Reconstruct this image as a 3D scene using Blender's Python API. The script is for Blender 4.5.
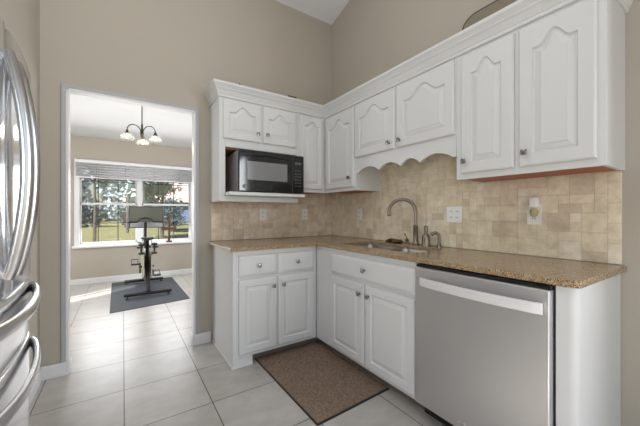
import bpy, bmesh, math, random
from mathutils import Vector, Matrix
C = bpy.context.scene.collection
for o in list(bpy.data.objects): bpy.data.objects.remove(o)
PI = math.pi
R = math.radians

# ---------------------------------------------------------------- camera, light, exposure
cam = bpy.data.objects.new('camera', bpy.data.cameras.new('camera')); C.objects.link(cam)
cam.location = (-2.0375, -2.8096, 1.1653)
cam.rotation_euler = (R(90), 0, -0.5878)
cam.data.sensor_width = 36; cam.data.lens = 296.08/640*36
cam.data.shift_y = 0.72/640; cam.data.clip_start = 0.02; cam.data.clip_end = 400
bpy.context.scene.camera = cam
vs = bpy.context.scene.view_settings
vs.view_transform = 'Standard'; vs.look = 'None'; vs.exposure = -0.15; vs.gamma = 1; vs.use_curve_mapping = False

w = bpy.data.worlds.new('sky'); bpy.context.scene.world = w; w.use_nodes = True
nt = w.node_tree; bg = nt.nodes['Background']
sky = nt.nodes.new('ShaderNodeTexSky'); sky.sky_type = 'NISHITA'; sky.sun_disc = False
sky.sun_elevation = R(48); sky.sun_rotation = R(200); sky.air_density = 1.2; sky.dust_density = 1.0
nt.links.new(sky.outputs[0], bg.inputs[0]); bg.inputs[1].default_value = 0.115

sl = bpy.data.lights.new('sun', 'SUN'); sl.energy = 14.0; sl.angle = R(0.6); sl.color = (1, .95, .86)
sun = bpy.data.objects.new('sun', sl); C.objects.link(sun)
SUN_DIR = Vector((.62, .38, -.62)).normalized()
sun.rotation_euler = SUN_DIR.to_track_quat('-Z', 'Y').to_euler()

def area(name, loc, direction, sx, sy, power, col=(1, 1, 1)):
    l = bpy.data.lights.new(name, 'AREA'); l.shape = 'RECTANGLE'; l.size = sx; l.size_y = sy; l.energy = power; l.color = col
    o = bpy.data.objects.new(name, l); C.objects.link(o); o.location = loc
    o.rotation_euler = Vector(direction).to_track_quat('-Z', 'Y').to_euler()
    return o
area('rear_fill_light', (-1.9, -5.93, 1.75), (0, 1, .05), 3.2, 2.3, 16, (.94, .97, 1))  # added fill from behind the camera; no window is seen there
area('rear_right_fill_light', (-.02, -4.3, 1.6), (-1, -.10, 0), 1.6, 1.3, 120, (.93, .97, 1))  # added fill from the unseen right rear, brightens left and back walls
area('rear_left_fill_light', (-4.35, -4.4, 1.6), (1, 0.1, 0), 1.9, 1.5, 40, (.92, .965, 1))  # added fill from the unseen left rear, brightens fronts along the right wall
area('dining_window_daylight', (-1.8, 3.30, 1.25), (0, -1, -.45), 1.6, 1.2, 38, (.95, .98, 1))
area('dining_right_fill_light', (-.04, 1.05, 1.42), (-1, .75, -.1), 1.1, 1.2, 42, (.97, .985, 1))  # added fill to brighten the far dining wall; its source is unseen
area('dining_side_window_daylight', (-3.72, 1.3, 1.3), (1, .6, -.25), 1.7, 1.4, 55, (.98, .99, 1))
area('kitchen_overhead_fill_light', (-1.7, -1.7, 3.70), (.1, .1, -1), 1.3, 1.3, 10, (.97, .985, 1))  # added soft overhead fill, no fixture belongs to it
pl = bpy.data.lights.new('kitchen_point_fill_light', 'POINT'); pl.energy = 17; pl.shadow_soft_size = .28; pl.color = (.97, .985, 1)  # added point light above the frame, lifts backsplash and left wall; no fixture
po = bpy.data.objects.new('kitchen_point_fill_light', pl); C.objects.link(po); po.location = (-2.02, -1.45, 2.75)

# ---------------------------------------------------------------- materials
def mat(name, col, rough=.5, metal=0, spec=.5, noise=None, bump=None, emit=None, coat=0):
    m = bpy.data.materials.new(name); m.use_nodes = True; n = m.node_tree; b = n.nodes['Principled BSDF']
    b.inputs['Base Color'].default_value = (*col, 1); b.inputs['Roughness'].default_value = rough
    b.inputs['Metallic'].default_value = metal; b.inputs['Specular IOR Level'].default_value = spec
    if coat: b.inputs['Coat Weight'].default_value = coat; b.inputs['Coat Roughness'].default_value = .08
    tc = n.nodes.new('ShaderNodeTexCoord')
    if noise:   # (scale, amount, col2[, stretch])
        mp = n.nodes.new('ShaderNodeMapping'); n.links.new(tc.outputs['Object'], mp.inputs[0])
        if len(noise) > 3: mp.inputs['Scale'].default_value = noise[3]
        t = n.nodes.new('ShaderNodeTexNoise'); t.inputs['Scale'].default_value = noise[0]; t.inputs['Detail'].default_value = 5
        n.links.new(mp.outputs[0], t.inputs[0])
        r = n.nodes.new('ShaderNodeValToRGB'); n.links.new(t.outputs[0], r.inputs[0])
        r.color_ramp.elements[0].position = .5 - noise[1]; r.color_ramp.elements[1].position = .5 + noise[1]
        r.color_ramp.elements[0].color = (*col, 1); r.color_ramp.elements[1].color = (*noise[2], 1)
        n.links.new(r.outputs[0], b.inputs['Base Color'])
    if bump:
        t = n.nodes.new('ShaderNodeTexNoise'); t.inputs['Scale'].default_value = bump[0]; t.inputs['Detail'].default_value = 3
        mp = n.nodes.new('ShaderNodeMapping'); n.links.new(tc.outputs['Object'], mp.inputs[0]); n.links.new(mp.outputs[0], t.inputs[0])
        if len(bump) > 2: mp.inputs['Scale'].default_value = bump[2]
        bp = n.nodes.new('ShaderNodeBump'); bp.inputs['Strength'].default_value = bump[1]; bp.inputs['Distance'].default_value = .01
        n.links.new(t.outputs[0], bp.inputs['Height']); n.links.new(bp.outputs[0], b.inputs['Normal'])
    if emit: b.inputs['Emission Color'].default_value = (*emit[0], 1); b.inputs['Emission Strength'].default_value = emit[1]
    return m
M = {}
M['wall'] = mat('tan_wall_paint', (.445, .403, .342), .75, noise=(3, .4, (.46, .416, .355)), bump=(90, .04))
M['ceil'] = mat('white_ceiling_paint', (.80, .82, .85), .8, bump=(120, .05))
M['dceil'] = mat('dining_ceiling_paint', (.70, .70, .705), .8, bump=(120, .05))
M['trim'] = mat('white_trim_paint', (.74, .74, .75), .4)
M['casing'] = mat('grey_casing_paint', (.42, .42, .44), .45)
M['cab'] = mat('white_cabinet_paint', (.65, .655, .66), .45, noise=(2.2, .4, (.665, .67, .675)))
M['redwood'] = mat('unpainted_red_wood', (.42, .105, .03), .45, noise=(14, .3, (.33, .075, .02), (1, 6, 1)))
M['brownwood'] = mat('niche_brown_wood', (.22, .11, .05), .5, noise=(14, .3, (.14, .07, .03)))
M['knob'] = mat('pewter', (.34, .33, .32), .22, 1)
M['nickel'] = mat('brushed_nickel', (.28, .245, .205), .34, 1)
M['bronze'] = mat('aged_bronze', (.085, .07, .045), .4, .6)
M['black'] = mat('black_plastic', (.012, .012, .013), .35)
M['blackgloss'] = mat('black_gloss', (.012, .012, .012), .08)
M['mwwin'] = mat('microwave_screen_glass', (.17, .17, .175), .12, noise=(900, .1, (.23, .23, .235)))
M['mwside'] = mat('microwave_grey_case', (.52, .52, .53), .35, .3)
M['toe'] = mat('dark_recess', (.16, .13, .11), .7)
M['sink'] = mat('sink_steel', (.40, .38, .35), .36, 1)
M['outlet'] = mat('white_outlet_plastic', (.90, .90, .90), .3)
M['slot'] = mat('outlet_slot', (.03, .03, .03), .5)
M['amber'] = mat('amber_oil', (.52, .42, .22), .1)
M['matedge'] = mat('black_rubber_edge', (.018, .016, .015), .7)
M['rubber'] = mat('grey_rubber_mat', (.028, .034, .043), .7, noise=(60, .3, (.038, .045, .055)))
M['blind'] = mat('white_blind_slats', (.80, .80, .82), .45)
M['grey'] = mat('grey_plastic', (.3, .31, .32), .4)
M['button'] = mat('grey_button_print', (.16, .16, .17), .4)
M['lime'] = mat('pale_olive_frame', (.50, .50, .38), .35, .3)
M['screen'] = mat('dark_screen', (.10, .105, .085), .12)
M['red'] = mat('dark_red_plastic', (.16, .03, .025), .4)
M['crossw'] = mat('carved_brown_cross', (.07, .03, .02), .5, noise=(40, .2, (.14, .07, .04)))
M['tray'] = mat('tan_woven_tray', (.27, .235, .17), .65, noise=(60, .3, (.20, .17, .12)), bump=(150, .4))
M['darkrim'] = mat('dark_tray_rim', (.04, .03, .02), .5)
M['brush'] = mat('dark_bristle', (.05, .035, .025), .8)
M['sponge'] = mat('brown_sponge', (.20, .11, .05), .9, bump=(200, .6))
M['bark'] = mat('tree_bark', (.07, .06, .055), .9, noise=(12, .3, (.11, .095, .085)))
M['leafA'] = mat('dark_bluish_leaves', (.10, .16, .19), .6, noise=(3, .3, (.15, .21, .22)))
M['leafB'] = mat('pale_green_leaves', (.30, .37, .26), .6, noise=(3, .3, (.42, .46, .34)))
M['leafC'] = mat('grey_green_leaves', (.32, .42, .47), .6, noise=(3, .3, (.46, .52, .54)))
M['lawn'] = mat('lawn_grass', (.15, .155, .06), .9, noise=(.35, .25, (.23, .22, .10)))
M['concrete'] = mat('patio_concrete', (.42, .43, .45), .8)
M['houseroof'] = mat('pale_pink_roof', (.62, .50, .46), .8)
M['housewall'] = mat('blue_house_siding', (.16, .22, .36), .7)
M['edge'] = mat('cream_edge_strip', (.70, .62, .48), .4)

def steel(name, base, rough, stretch, amt=.06):
    m = mat(name, base, rough, 1); n = m.node_tree; b = n.nodes['Principled BSDF']
    tc = n.nodes.new('ShaderNodeTexCoord'); mp = n.nodes.new('ShaderNodeMapping'); mp.inputs['Scale'].default_value = stretch
    t = n.nodes.new('ShaderNodeTexNoise'); t.inputs['Scale'].default_value = 20; t.inputs['Detail'].default_value = 4
    n.links.new(tc.outputs['Object'], mp.inputs[0]); n.links.new(mp.outputs[0], t.inputs[0])
    mr = n.nodes.new('ShaderNodeMapRange'); mr.inputs[3].default_value = rough - amt; mr.inputs[4].default_value = rough + amt
    n.links.new(t.outputs[0], mr.inputs[0]); n.links.new(mr.outputs[0], b.inputs['Roughness'])
    return m
M['steel'] = steel('brushed_stainless', (.66, .66, .67), .45, (1, 1, 30))
M['fridge'] = steel('fridge_stainless', (.74, .75, .77), .17, (1, 1, 30), .04)
M['handle'] = steel('polished_handle_steel', (.80, .80, .81), .2, (1, 1, 1), .03)
M['fhandle'] = steel('fridge_handle_steel', (.56, .56, .57), .24, (1, 1, 1), .03)
M['dwhandle'] = mat('satin_handle_steel', (.78, .78, .79), .5, .35)

def glass(name, tint=(1, 1, 1), k=.08):
    m = bpy.data.materials.new(name); m.use_nodes = True; n = m.node_tree; n.nodes.remove(n.nodes['Principled BSDF'])
    t = n.nodes.new('ShaderNodeBsdfTransparent'); t.inputs[0].default_value = (*tint, 1)
    g = n.nodes.new('ShaderNodeBsdfGlossy'); g.inputs['Roughness'].default_value = .03
    x = n.nodes.new('ShaderNodeMixShader'); x.inputs[0].default_value = k
    n.links.new(t.outputs[0], x.inputs[1]); n.links.new(g.outputs[0], x.inputs[2]); n.links.new(x.outputs[0], n.nodes['Material Output'].inputs[0])
    return m
M['glass'] = glass('window_glass')
M['shade'] = glass('ribbed_shade_glass', (.98, .98, .95), .16)
n = M['shade'].node_tree; n.nodes.remove(n.nodes['Glossy BSDF']); tl_ = n.nodes.new('ShaderNodeBsdfTranslucent'); tl_.inputs[0].default_value = (.6, .6, .55, 1)
n.links.new(tl_.outputs[0], n.nodes['Mix Shader'].inputs[2])
M['bulb'] = mat('lit_bulb', (1, .9, .7), .4, emit=((1, .86, .62), 1.6))

# granite
m = mat('brown_granite', (.3, .2, .12), .18, spec=.38); M['granite'] = m; n = m.node_tree; b = n.nodes['Principled BSDF']
tc = n.nodes.new('ShaderNodeTexCoord'); v = n.nodes.new('ShaderNodeTexVoronoi'); v.inputs['Scale'].default_value = 320
n.links.new(tc.outputs['Object'], v.inputs[0])
sp = n.nodes.new('ShaderNodeSeparateColor'); n.links.new(v.outputs['Color'], sp.inputs[0])
r = n.nodes.new('ShaderNodeValToRGB'); n.links.new(sp.outputs[0], r.inputs[0]); r.color_ramp.interpolation = 'CONSTANT'
cr = r.color_ramp
for i, (p, c) in enumerate([(0, (.07, .042, .026)), (.18, (.26, .165, .09)), (.42, (.42, .29, .17)), (.70, (.56, .41, .25)), (.90, (.70, .58, .43))]):
    e = cr.elements[i] if i < 2 else cr.elements.new(p); e.position = p; e.color = (*c, 1)
t2 = n.nodes.new('ShaderNodeTexNoise'); t2.inputs['Scale'].default_value = 5; n.links.new(tc.outputs['Object'], t2.inputs[0])
mx = n.nodes.new('ShaderNodeMix'); mx.data_type = 'RGBA'; mx.blend_type = 'MULTIPLY'; mx.inputs[0].default_value = .25
n.links.new(r.outputs[0], mx.inputs[6]); n.links.new(t2.outputs[0], mx.inputs[7]); n.links.new(mx.outputs[2], b.inputs['Base Color'])

# travertine: colour per tile from a face attribute, veined with noise
m = mat('tumbled_travertine', (.4, .3, .2), .55, bump=(70, .15)); M['trav'] = m; n = m.node_tree; b = n.nodes['Principled BSDF']
at = n.nodes.new('ShaderNodeAttribute'); at.attribute_name = 'tile'
tc = n.nodes.new('ShaderNodeTexCoord'); t = n.nodes.new('ShaderNodeTexNoise'); t.inputs['Scale'].default_value = 13; t.inputs['Detail'].default_value = 10; t.inputs['Roughness'].default_value = .68
n.links.new(tc.outputs['Object'], t.inputs[0])
r = n.nodes.new('ShaderNodeValToRGB'); n.links.new(t.outputs[0], r.inputs[0])
r.color_ramp.elements[0].position = .3; r.color_ramp.elements[0].color = (.78, .75, .70, 1); r.color_ramp.elements[1].position = .62; r.color_ramp.elements[1].color = (1.08, 1.06, 1.04, 1)
mx = n.nodes.new('ShaderNodeMix'); mx.data_type = 'RGBA'; mx.blend_type = 'MULTIPLY'; mx.inputs[0].default_value = 1
n.links.new(at.outputs['Color'], mx.inputs[6]); n.links.new(r.outputs[0], mx.inputs[7]); n.links.new(mx.outputs[2], b.inputs['Base Color'])
M['grout'] = mat('tan_grout', (.64, .56, .43), .8)

# floor tile: square grid at 0.455 m
m = mat('floor_tile', (.5, .48, .45), .3); M['floor'] = m; n = m.node_tree; b = n.nodes['Principled BSDF']
ge = n.nodes.new('ShaderNodeNewGeometry'); mp = n.nodes.new('ShaderNodeMapping'); mp.inputs['Location'].default_value = (2.03 + 4.55, .010 + 9.1, 0)
n.links.new(ge.outputs['Position'], mp.inputs[0])
br = n.nodes.new('ShaderNodeTexBrick'); br.offset = 0; br.squash = 1; br.inputs['Scale'].default_value = 1
br.inputs['Brick Width'].default_value = .455; br.inputs['Row Height'].default_value = .455; br.inputs['Mortar Size'].default_value = .003
br.inputs['Mortar Smooth'].default_value = .1
br.inputs['Color1'].default_value = (.43, .405, .38, 1); br.inputs['Color2'].default_value = (.465, .44, .415, 1); br.inputs['Mortar'].default_value = (.10, .085, .075, 1)
n.links.new(mp.outputs[0], br.inputs[0])
t = n.nodes.new('ShaderNodeTexNoise'); t.inputs['Scale'].default_value = 5; t.inputs['Detail'].default_value = 7; t.inputs['Roughness'].default_value = .6
mp2 = n.nodes.new('ShaderNodeMapping'); mp2.inputs['Scale'].default_value = (1, 1.6, 1); mp2.inputs['Rotation'].default_value = (0, 0, .5)
n.links.new(ge.outputs['Position'], mp2.inputs[0]); n.links.new(mp2.outputs[0], t.inputs[0])
r = n.nodes.new('ShaderNodeValToRGB'); n.links.new(t.outputs[0], r.inputs[0])
r.color_ramp.elements[0].position = .3; r.color_ramp.elements[0].color = (.84, .83, .82, 1); r.color_ramp.elements[1].position = .65; r.color_ramp.elements[1].color = (1.06, 1.06, 1.06, 1)
mx = n.nodes.new('ShaderNodeMix'); mx.data_type = 'RGBA'; mx.blend_type = 'MULTIPLY'; mx.inputs[0].default_value = 1
n.links.new(br.outputs['Color'], mx.inputs[6]); n.links.new(r.outputs[0], mx.inputs[7]); n.links.new(mx.outputs[2], b.inputs['Base Color'])
bp_ = n.nodes.new('ShaderNodeBump'); bp_.invert = True; bp_.inputs['Strength'].default_value = .5; bp_.inputs['Distance'].default_value = .003
n.links.new(br.outputs['Fac'], bp_.inputs['Height']); n.links.new(bp_.outputs[0], b.inputs['Normal'])

# brown kitchen mat with fibre flecks
m = mat('brown_fibre_mat', (.1, .07, .05), .95, bump=(260, .7)); M['mat'] = m; n = m.node_tree; b = n.nodes['Principled BSDF']
tc = n.nodes.new('ShaderNodeTexCoord'); t = n.nodes.new('ShaderNodeTexNoise'); t.inputs['Scale'].default_value = 120; t.inputs['Detail'].default_value = 8; t.inputs['Roughness'].default_value = .75
mp = n.nodes.new('ShaderNodeMapping'); mp.inputs['Scale'].default_value = (1, .5, 1); n.links.new(tc.outputs['Object'], mp.inputs[0]); n.links.new(mp.outputs[0], t.inputs[0])
r = n.nodes.new('ShaderNodeValToRGB'); n.links.new(t.outputs[0], r.inputs[0]); cr = r.color_ramp
for i, (p, c) in enumerate([(.34, (.11, .074, .05)), (.50, (.23, .16, .113)), (.64, (.33, .24, .18)), (.76, (.60, .50, .42))]):
    e = cr.elements[i] if i < 2 else cr.elements.new(p); e.position = p; e.color = (*c, 1)
n.links.new(r.outputs[0], b.inputs['Base Color'])

# ---------------------------------------------------------------- mesh helpers (all coordinates are world metres)
WL = {}
def wl(o): return WL.get(o.name, Vector((0, 0, 0))) if o else Vector((0, 0, 0))
def box(bm, x0, x1, y0, y1, z0, z1, bev=0, seg=2):
    r = bmesh.ops.create_cube(bm, size=1); vs_ = r['verts']
    bmesh.ops.scale(bm, vec=(abs(x1-x0), abs(y1-y0), abs(z1-z0)), verts=vs_)
    bmesh.ops.translate(bm, vec=((x0+x1)/2, (y0+y1)/2, (z0+z1)/2), verts=vs_)
    if bev:
        es = list({e for v in vs_ for e in v.link_edges})
        bmesh.ops.bevel(bm, geom=es, offset=bev, segments=seg, affect='EDGES', profile=.5)
    return bm
def nbox(*a, **k): return box(bmesh.new(), *a, **k)
def tube(bm, pts, rad, seg=12, caps=True, flat=None):
    pts = [Vector(p) for p in pts]; rs = rad if isinstance(rad, (list, tuple)) else [rad]*len(pts)
    rings = []; nrm = None
    for i, p in enumerate(pts):
        a = pts[max(i-1, 0)]; c = pts[min(i+1, len(pts)-1)]; t = (c-a).normalized()
        if nrm is None:
            up = Vector((0, 0, 1)) if abs(t.z) < .9 else Vector((0, 1, 0)); nrm = t.cross(up).normalized()
        nrm = (nrm - t*nrm.dot(t)).normalized(); bn = t.cross(nrm)
        f1, f2 = flat if flat else (1, 1)
        rings.append([bm.verts.new(p + nrm*math.cos(k*2*PI/seg)*rs[i]*f1 + bn*math.sin(k*2*PI/seg)*rs[i]*f2) for k in range(seg)])
    for a, c in zip(rings, rings[1:]):
        for k in range(seg): bm.faces.new((a[k], a[(k+1) % seg], c[(k+1) % seg], c[k]))
    if caps: bm.faces.new(rings[0][::-1]); bm.faces.new(rings[-1])
    return bm
def ntube(*a, **k): return tube(bmesh.new(), *a, **k)
def lathe(bm, prof, loc, axis='z', seg=20):
    rings = []
    for r_, h_ in prof:
        ring = []
        for k in range(seg):
            c, s = math.cos(2*PI*k/seg)*r_, math.sin(2*PI*k/seg)*r_
            p = {'z': (c, s, h_), 'x': (h_, c, s), 'y': (c, h_, s)}[axis]
            ring.append(bm.verts.new(Vector(p)+Vector(loc)))
        rings.append(ring)
    for a, c in zip(rings, rings[1:]):
        for k in range(seg): bm.faces.new((a[k], a[(k+1) % seg], c[(k+1) % seg], c[k]))
    if prof[0][0] > 1e-5: bm.faces.new(rings[0][::-1])
    if prof[-1][0] > 1e-5: bm.faces.new(rings[-1])
    return bm
def prism(bm, pts, mapf, w0, w1):
    a = [bm.verts.new(mapf(u, v, w0)) for u, v in pts]; b_ = [bm.verts.new(mapf(u, v, w1)) for u, v in pts]
    bm.faces.new(a); bm.faces.new(b_[::-1]); n_ = len(pts)
    for k in range(n_): bm.faces.new((a[k], b_[k], b_[(k+1) % n_], a[(k+1) % n_]))
    return bm
def tag(o, label=None, cat=None, group=None, kind=None):
    if label: o['label'] = label
    if cat: o['category'] = cat
    if group: o['group'] = group
    if kind: o['kind'] = kind
    return o
def obj(name, bm, m, parent=None, smooth=False, label=None, cat=None, group=None, kind=None):
    bmesh.ops.remove_doubles(bm, verts=bm.verts, dist=1e-6)
    bmesh.ops.recalc_face_normals(bm, faces=bm.faces)
    co = [v.co for v in bm.verts]
    lo = Vector([min(c[i] for c in co) for i in range(3)]); hi = Vector([max(c[i] for c in co) for i in range(3)])
    org = Vector(((lo.x+hi.x)/2, (lo.y+hi.y)/2, lo.z))
    bmesh.ops.translate(bm, vec=-org, verts=bm.verts)
    me = bpy.data.meshes.new(name); bm.to_mesh(me); bm.free()
    for m_ in (m if isinstance(m, (list, tuple)) else [m]): me.materials.append(m_)
    if smooth:
        for p in me.polygons: p.use_smooth = True
        if smooth != 'all': me.set_sharp_from_angle(angle=R(35))
    o = bpy.data.objects.new(name, me); C.objects.link(o)
    o.location = org - wl(parent); WL[o.name] = org
    if parent: o.parent = parent
    tag(o, label, cat, group, kind)
    return o
def thing(name, label, cat, loc, group=None, kind=None, parent=None):
    o = bpy.data.objects.new(name, None); C.objects.link(o); o.empty_display_size = .1
    o.location = Vector(loc) - wl(parent); WL[o.name] = Vector(loc)
    if parent: o.parent = parent
    return tag(o, label, cat, group, kind)
def struct(name, bm, m, parent=None, **k):
    return obj(name, bm, m, parent, kind=None if parent else 'structure', **k)
def copy_tree(o, parent=None):
    c = o.copy(); C.objects.link(c)
    if parent: c.parent = parent
    for ch in [x for x in bpy.data.objects if x.parent == o]: copy_tree(ch, c)
    return c
def back(face): return lambda u, v, w_: Vector((u, face-w_, v))      # surface facing the room on the back wall (-y)
def right(face): return lambda u, v, w_: Vector((face-w_, u, v))     # surface facing the room on the right wall (-x)

# ---------------------------------------------------------------- room shell
T = .12
struct('floor', nbox(-4.6, .12, -6.1, 3.55, -.1, 0), M['floor'])
SL = math.tan(R(15.7)); Z0 = 3.375
# back wall with the doorway opening x -2.36..-1.52, z 0..2.055
DX0, DX1, DZ = -2.378, -1.500, 2.078
TB = .07
bm = bmesh.new(); box(bm, -4.6, DX0, 0, TB, 0, 3.6); box(bm, DX1, .12, 0, TB, 0, 3.6); box(bm, DX0, DX1, 0, TB, DZ, 3.6)
wall_back = struct('wall_back', bm, M['wall'])
bm = bmesh.new(); wm = lambda u, v, w_: Vector((w_, u, v)); zc = lambda y: Z0-y*SL+.05
prism(bm, [(-3.45, 0), (0, 0), (0, zc(0)), (-3.45, zc(-3.45))], wm, 0, T); prism(bm, [(-6.0, 0), (-5.15, 0), (-5.15, zc(-5.15)), (-6.0, zc(-6))], wm, 0, T)
prism(bm, [(-5.15, 0), (-3.45, 0), (-3.45, .95), (-5.15, .95)], wm, 0, T); prism(bm, [(-5.15, 2.55), (-3.45, 2.55), (-3.45, zc(-3.45)), (-5.15, zc(-5.15))], wm, 0, T)
wall_right = struct('wall_right', bm, M['wall'])
# (the right wall has an unseen opening, added for the rear right fill)
struct('wall_left', nbox(-2.52-T, -2.52, -.90, 0, 0, 3.9), M['wall'])
bm = bmesh.new(); box(bm, -3.22, -2.52-T, -.92, -.90+.0, 0, 4.2); box(bm, -3.25-T, -3.22, -3.0, -.90, 0, 4.6)
struct('wall_alcove', bm, M['wall'])
struct('wall_rear_left', nbox(-4.6, -3.25-T, -3.0, -2.9, 0, 4.9), M['wall'])
bm = bmesh.new(); box(bm, -4.5-T, -4.5, -6.0, -2.9, 0, .9); box(bm, -4.5-T, -4.5, -6.0, -2.9, 3.4, 5.6); box(bm, -4.5-T, -4.5, -6.0, -5.5, .9, 3.4); box(bm, -4.5-T, -4.5, -3.4, -2.9, .9, 3.4)
struct('wall_rear_side', bm, M['wall'])
bm = bmesh.new(); box(bm, -4.6, -3.6, -6-T, -6, 0, 5.6); box(bm, -.2, .12, -6-T, -6, 0, 5.6); box(bm, -3.6, -.2, -6-T, -6, 3.0, 5.6); box(bm, -3.6, -.2, -6-T, -6, 0, .5)
struct('wall_rear', bm, M['wall'])
struct('ceiling', prism(bmesh.new(), [(.2, Z0-.2*SL), (-6.2, Z0+6.2*SL), (-6.2, Z0+6.2*SL+.1), (.2, Z0-.2*SL+.1)], lambda u, v, w_: Vector((w_, u, v)), -4.65, .13), M['ceil'])
# dining room
YD = 3.42
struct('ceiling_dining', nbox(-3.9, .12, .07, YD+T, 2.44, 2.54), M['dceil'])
WX0, WX1, WZ0, WZ1 = -2.66, -.90, .63, 2.05
bm = bmesh.new()
box(bm, -3.9, WX0, YD, YD+T, 0, 2.5); box(bm, WX1, .12, YD, YD+T, 0, 2.5); box(bm, WX0, WX1, YD, YD+T, 0, WZ0); box(bm, WX0, WX1, YD, YD+T, WZ1, 2.5)
struct('wall_dining_back', bm, M['wall'])
bm = bmesh.new(); SX = -3.8
box(bm, SX-T, SX, .07, 1.44, 0, 2.5); box(bm, SX-T, SX, 1.86, YD+T, 0, 2.5); box(bm, SX-T, SX, 1.44, 1.86, 0, .75); box(bm, SX-T, SX, 1.44, 1.86, 2.05, 2.5); box(bm, SX-T+.03, SX-.03, 1.70, 1.74, .75, 2.05)
struct('wall_dining_left', bm, M['wall'])
bm = bmesh.new(); box(bm, 0, .12, .07, .5, 0, 2.5); box(bm, 0, .12, 1.6, YD+T, 0, 2.5); box(bm, 0, .12, .5, 1.6, 0, .8); box(bm, 0, .12, .5, 1.6, 2.05, 2.5)  # unseen opening in this wall added to go with the dining fill
struct('wall_dining_right', bm, M['wall'])

# doorway trim: jambs, head and slim casing
bm = bmesh.new()
cw = .028
box(bm, DX0-cw, DX0, -.014, 0, 0, DZ+cw, .003); box(bm, DX1, DX1+cw*1.15, -.014, 0, 0, DZ+cw, .003); box(bm, DX0-cw, DX1+cw*1.15, -.0145, 0, DZ, DZ+cw, .003)
struct('trim_2', bm, M['casing']); bm = bmesh.new()
box(bm, DX0-.004, DX0+.014, -.012, TB+.006, 0, DZ, .002); box(bm, DX1-.014, DX1+.004, -.012, TB+.006, 0, DZ, .002); box(bm, DX0, DX1, -.012, TB+.006, DZ-.014, DZ+.004, .002)
struct('trim_1', bm, M['trim'])
def baseboard(name, pts, thick=.013, h=.095):
    bm = bmesh.new()
    for (ax, ay, bx, by) in pts: box(bm, ax, bx, ay, by, 0, h-.014, .002); box(bm, ax+(.004 if abs(bx-ax) < .05 else 0), bx-(.004 if abs(bx-ax) < .05 else 0), ay+(.004 if abs(by-ay) < .05 else 0), by-(.004 if abs(by-ay) < .05 else 0), h-.018, h, .002)
    struct(name, bm, M['trim'])
baseboard('baseboard_left', [(-2.52, -.86, -2.505, 0)])
baseboard('baseboard_back', [(-2.52, -.020, DX0+.016, -.002), (DX1-.016, -.020, -1.37, -.002)])
baseboard('baseboard_doorway', [(DX1-.028, -.020, DX1-.012, TB+.015), (DX0+.012, -.0, DX0+.022, TB+.015)])
baseboard('baseboard_dining', [(-3.8, YD-.015, 0, YD)])
baseboard('baseboard_right', [(-.015, -5.9, 0, -2.47)])

# ---------------------------------------------------------------- backsplash of mixed-size travertine tiles
def backsplash(name, parent, mapf, u0, u1, v0, v1, seed, skip=None, border=0, tone=(1, 1, 1)):
    rnd = random.Random(seed); g = .0508
    ub = u1
    nu = int(math.ceil((ub-u0)/g)); nv = int(math.ceil((v1-v0)/g)); occ = set(); bm = bmesh.new(); cl = bm.loops.layers.float_color.new('tile')
    sizes = [(2, 2)]*9 + [(3, 2)]*4 + [(2, 3)]*1 + [(2, 1)]*4 + [(1, 2)]*4 + [(1, 1)]*5
    for j in range(nv):
        for i in range(nu):
            if (i, j) in occ: continue
            rnd.shuffle(sizes)
            for a, c in sizes + [(1, 1)]:
                if i < border: a, c = 1, 2
                if i+a > nu or j+c > nv: a, c = 1, 1
                if all((i+p, j+q) not in occ for p in range(a) for q in range(c)) and (i < border or i+a >= border): break
            else: a, c = 1, 1
            if any((i+p, j+q) in occ for p in range(a) for q in range(c)): a, c = 1, 1
            for p in range(a):
                for q in range(c): occ.add((i+p, j+q))
            A, B = u0+i*g, min(u0+(i+a)*g, u1); Cc, D = v0+j*g, min(v0+(j+c)*g, v1)
            if B-A < .008 or D-Cc < .008: continue
            e = .0007; t_ = .008+rnd.random()*.0014; ch = .0018
            k = rnd.random(); base = Vector((.84, .755, .60))*(1-k) + Vector((.77, .68, .525))*k
            if rnd.random() < .12: base = Vector((.86, .79, .66))
            if rnd.random() < .12: base = Vector((.69, .595, .46))
            base = Vector([base[q]*tone[q] for q in range(3)])
            o_ = [(A+e, Cc+e), (B-e, Cc+e), (B-e, D-e), (A+e, D-e)]; n_ = [(A+e+ch, Cc+e+ch), (B-e-ch, Cc+e+ch), (B-e-ch, D-e-ch), (A+e+ch, D-e-ch)]
            v0_ = [bm.verts.new(mapf(x, y, .001)) for x, y in o_]; v1_ = [bm.verts.new(mapf(x, y, t_-ch)) for x, y in o_]; v2_ = [bm.verts.new(mapf(x, y, t_)) for x, y in n_]
            fs = [bm.faces.new(v2_)] + [bm.faces.new((v0_[q], v0_[(q+1) % 4], v1_[(q+1) % 4], v1_[q])) for q in range(4)] + [bm.faces.new((v1_[q], v1_[(q+1) % 4], v2_[(q+1) % 4], v2_[q])) for q in range(4)]
            for f in fs:
                for lp in f.loops: lp[cl] = (*base, 1)
    gr = [bm.verts.new(mapf(x, y, .0062)) for x, y in ((u0, v0), (u1, v0), (u1, v1), (u0, v1))]
    gb = [bm.verts.new(mapf(x, y, .0)) for x, y in ((u0, v0), (u1, v0), (u1, v1), (u0, v1))]
    gf = [bm.faces.new(gr), bm.faces.new(gb)] + [bm.faces.new((gr[q], gr[(q+1) % 4], gb[(q+1) % 4], gb[q])) for q in range(4)]
    for f in gf: f.material_index = 1
    return obj(name, bm, [M['trav'], M['grout']], parent)
backsplash('backsplash_tile', wall_back, back(0), -1.365, -.0005, .915, 1.395, 5, tone=(.97, .95, 1.0))
backsplash('backsplash_tile', wall_right, right(0), -2.423, -.011, .915, 1.68, 11, border=1)

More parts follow.
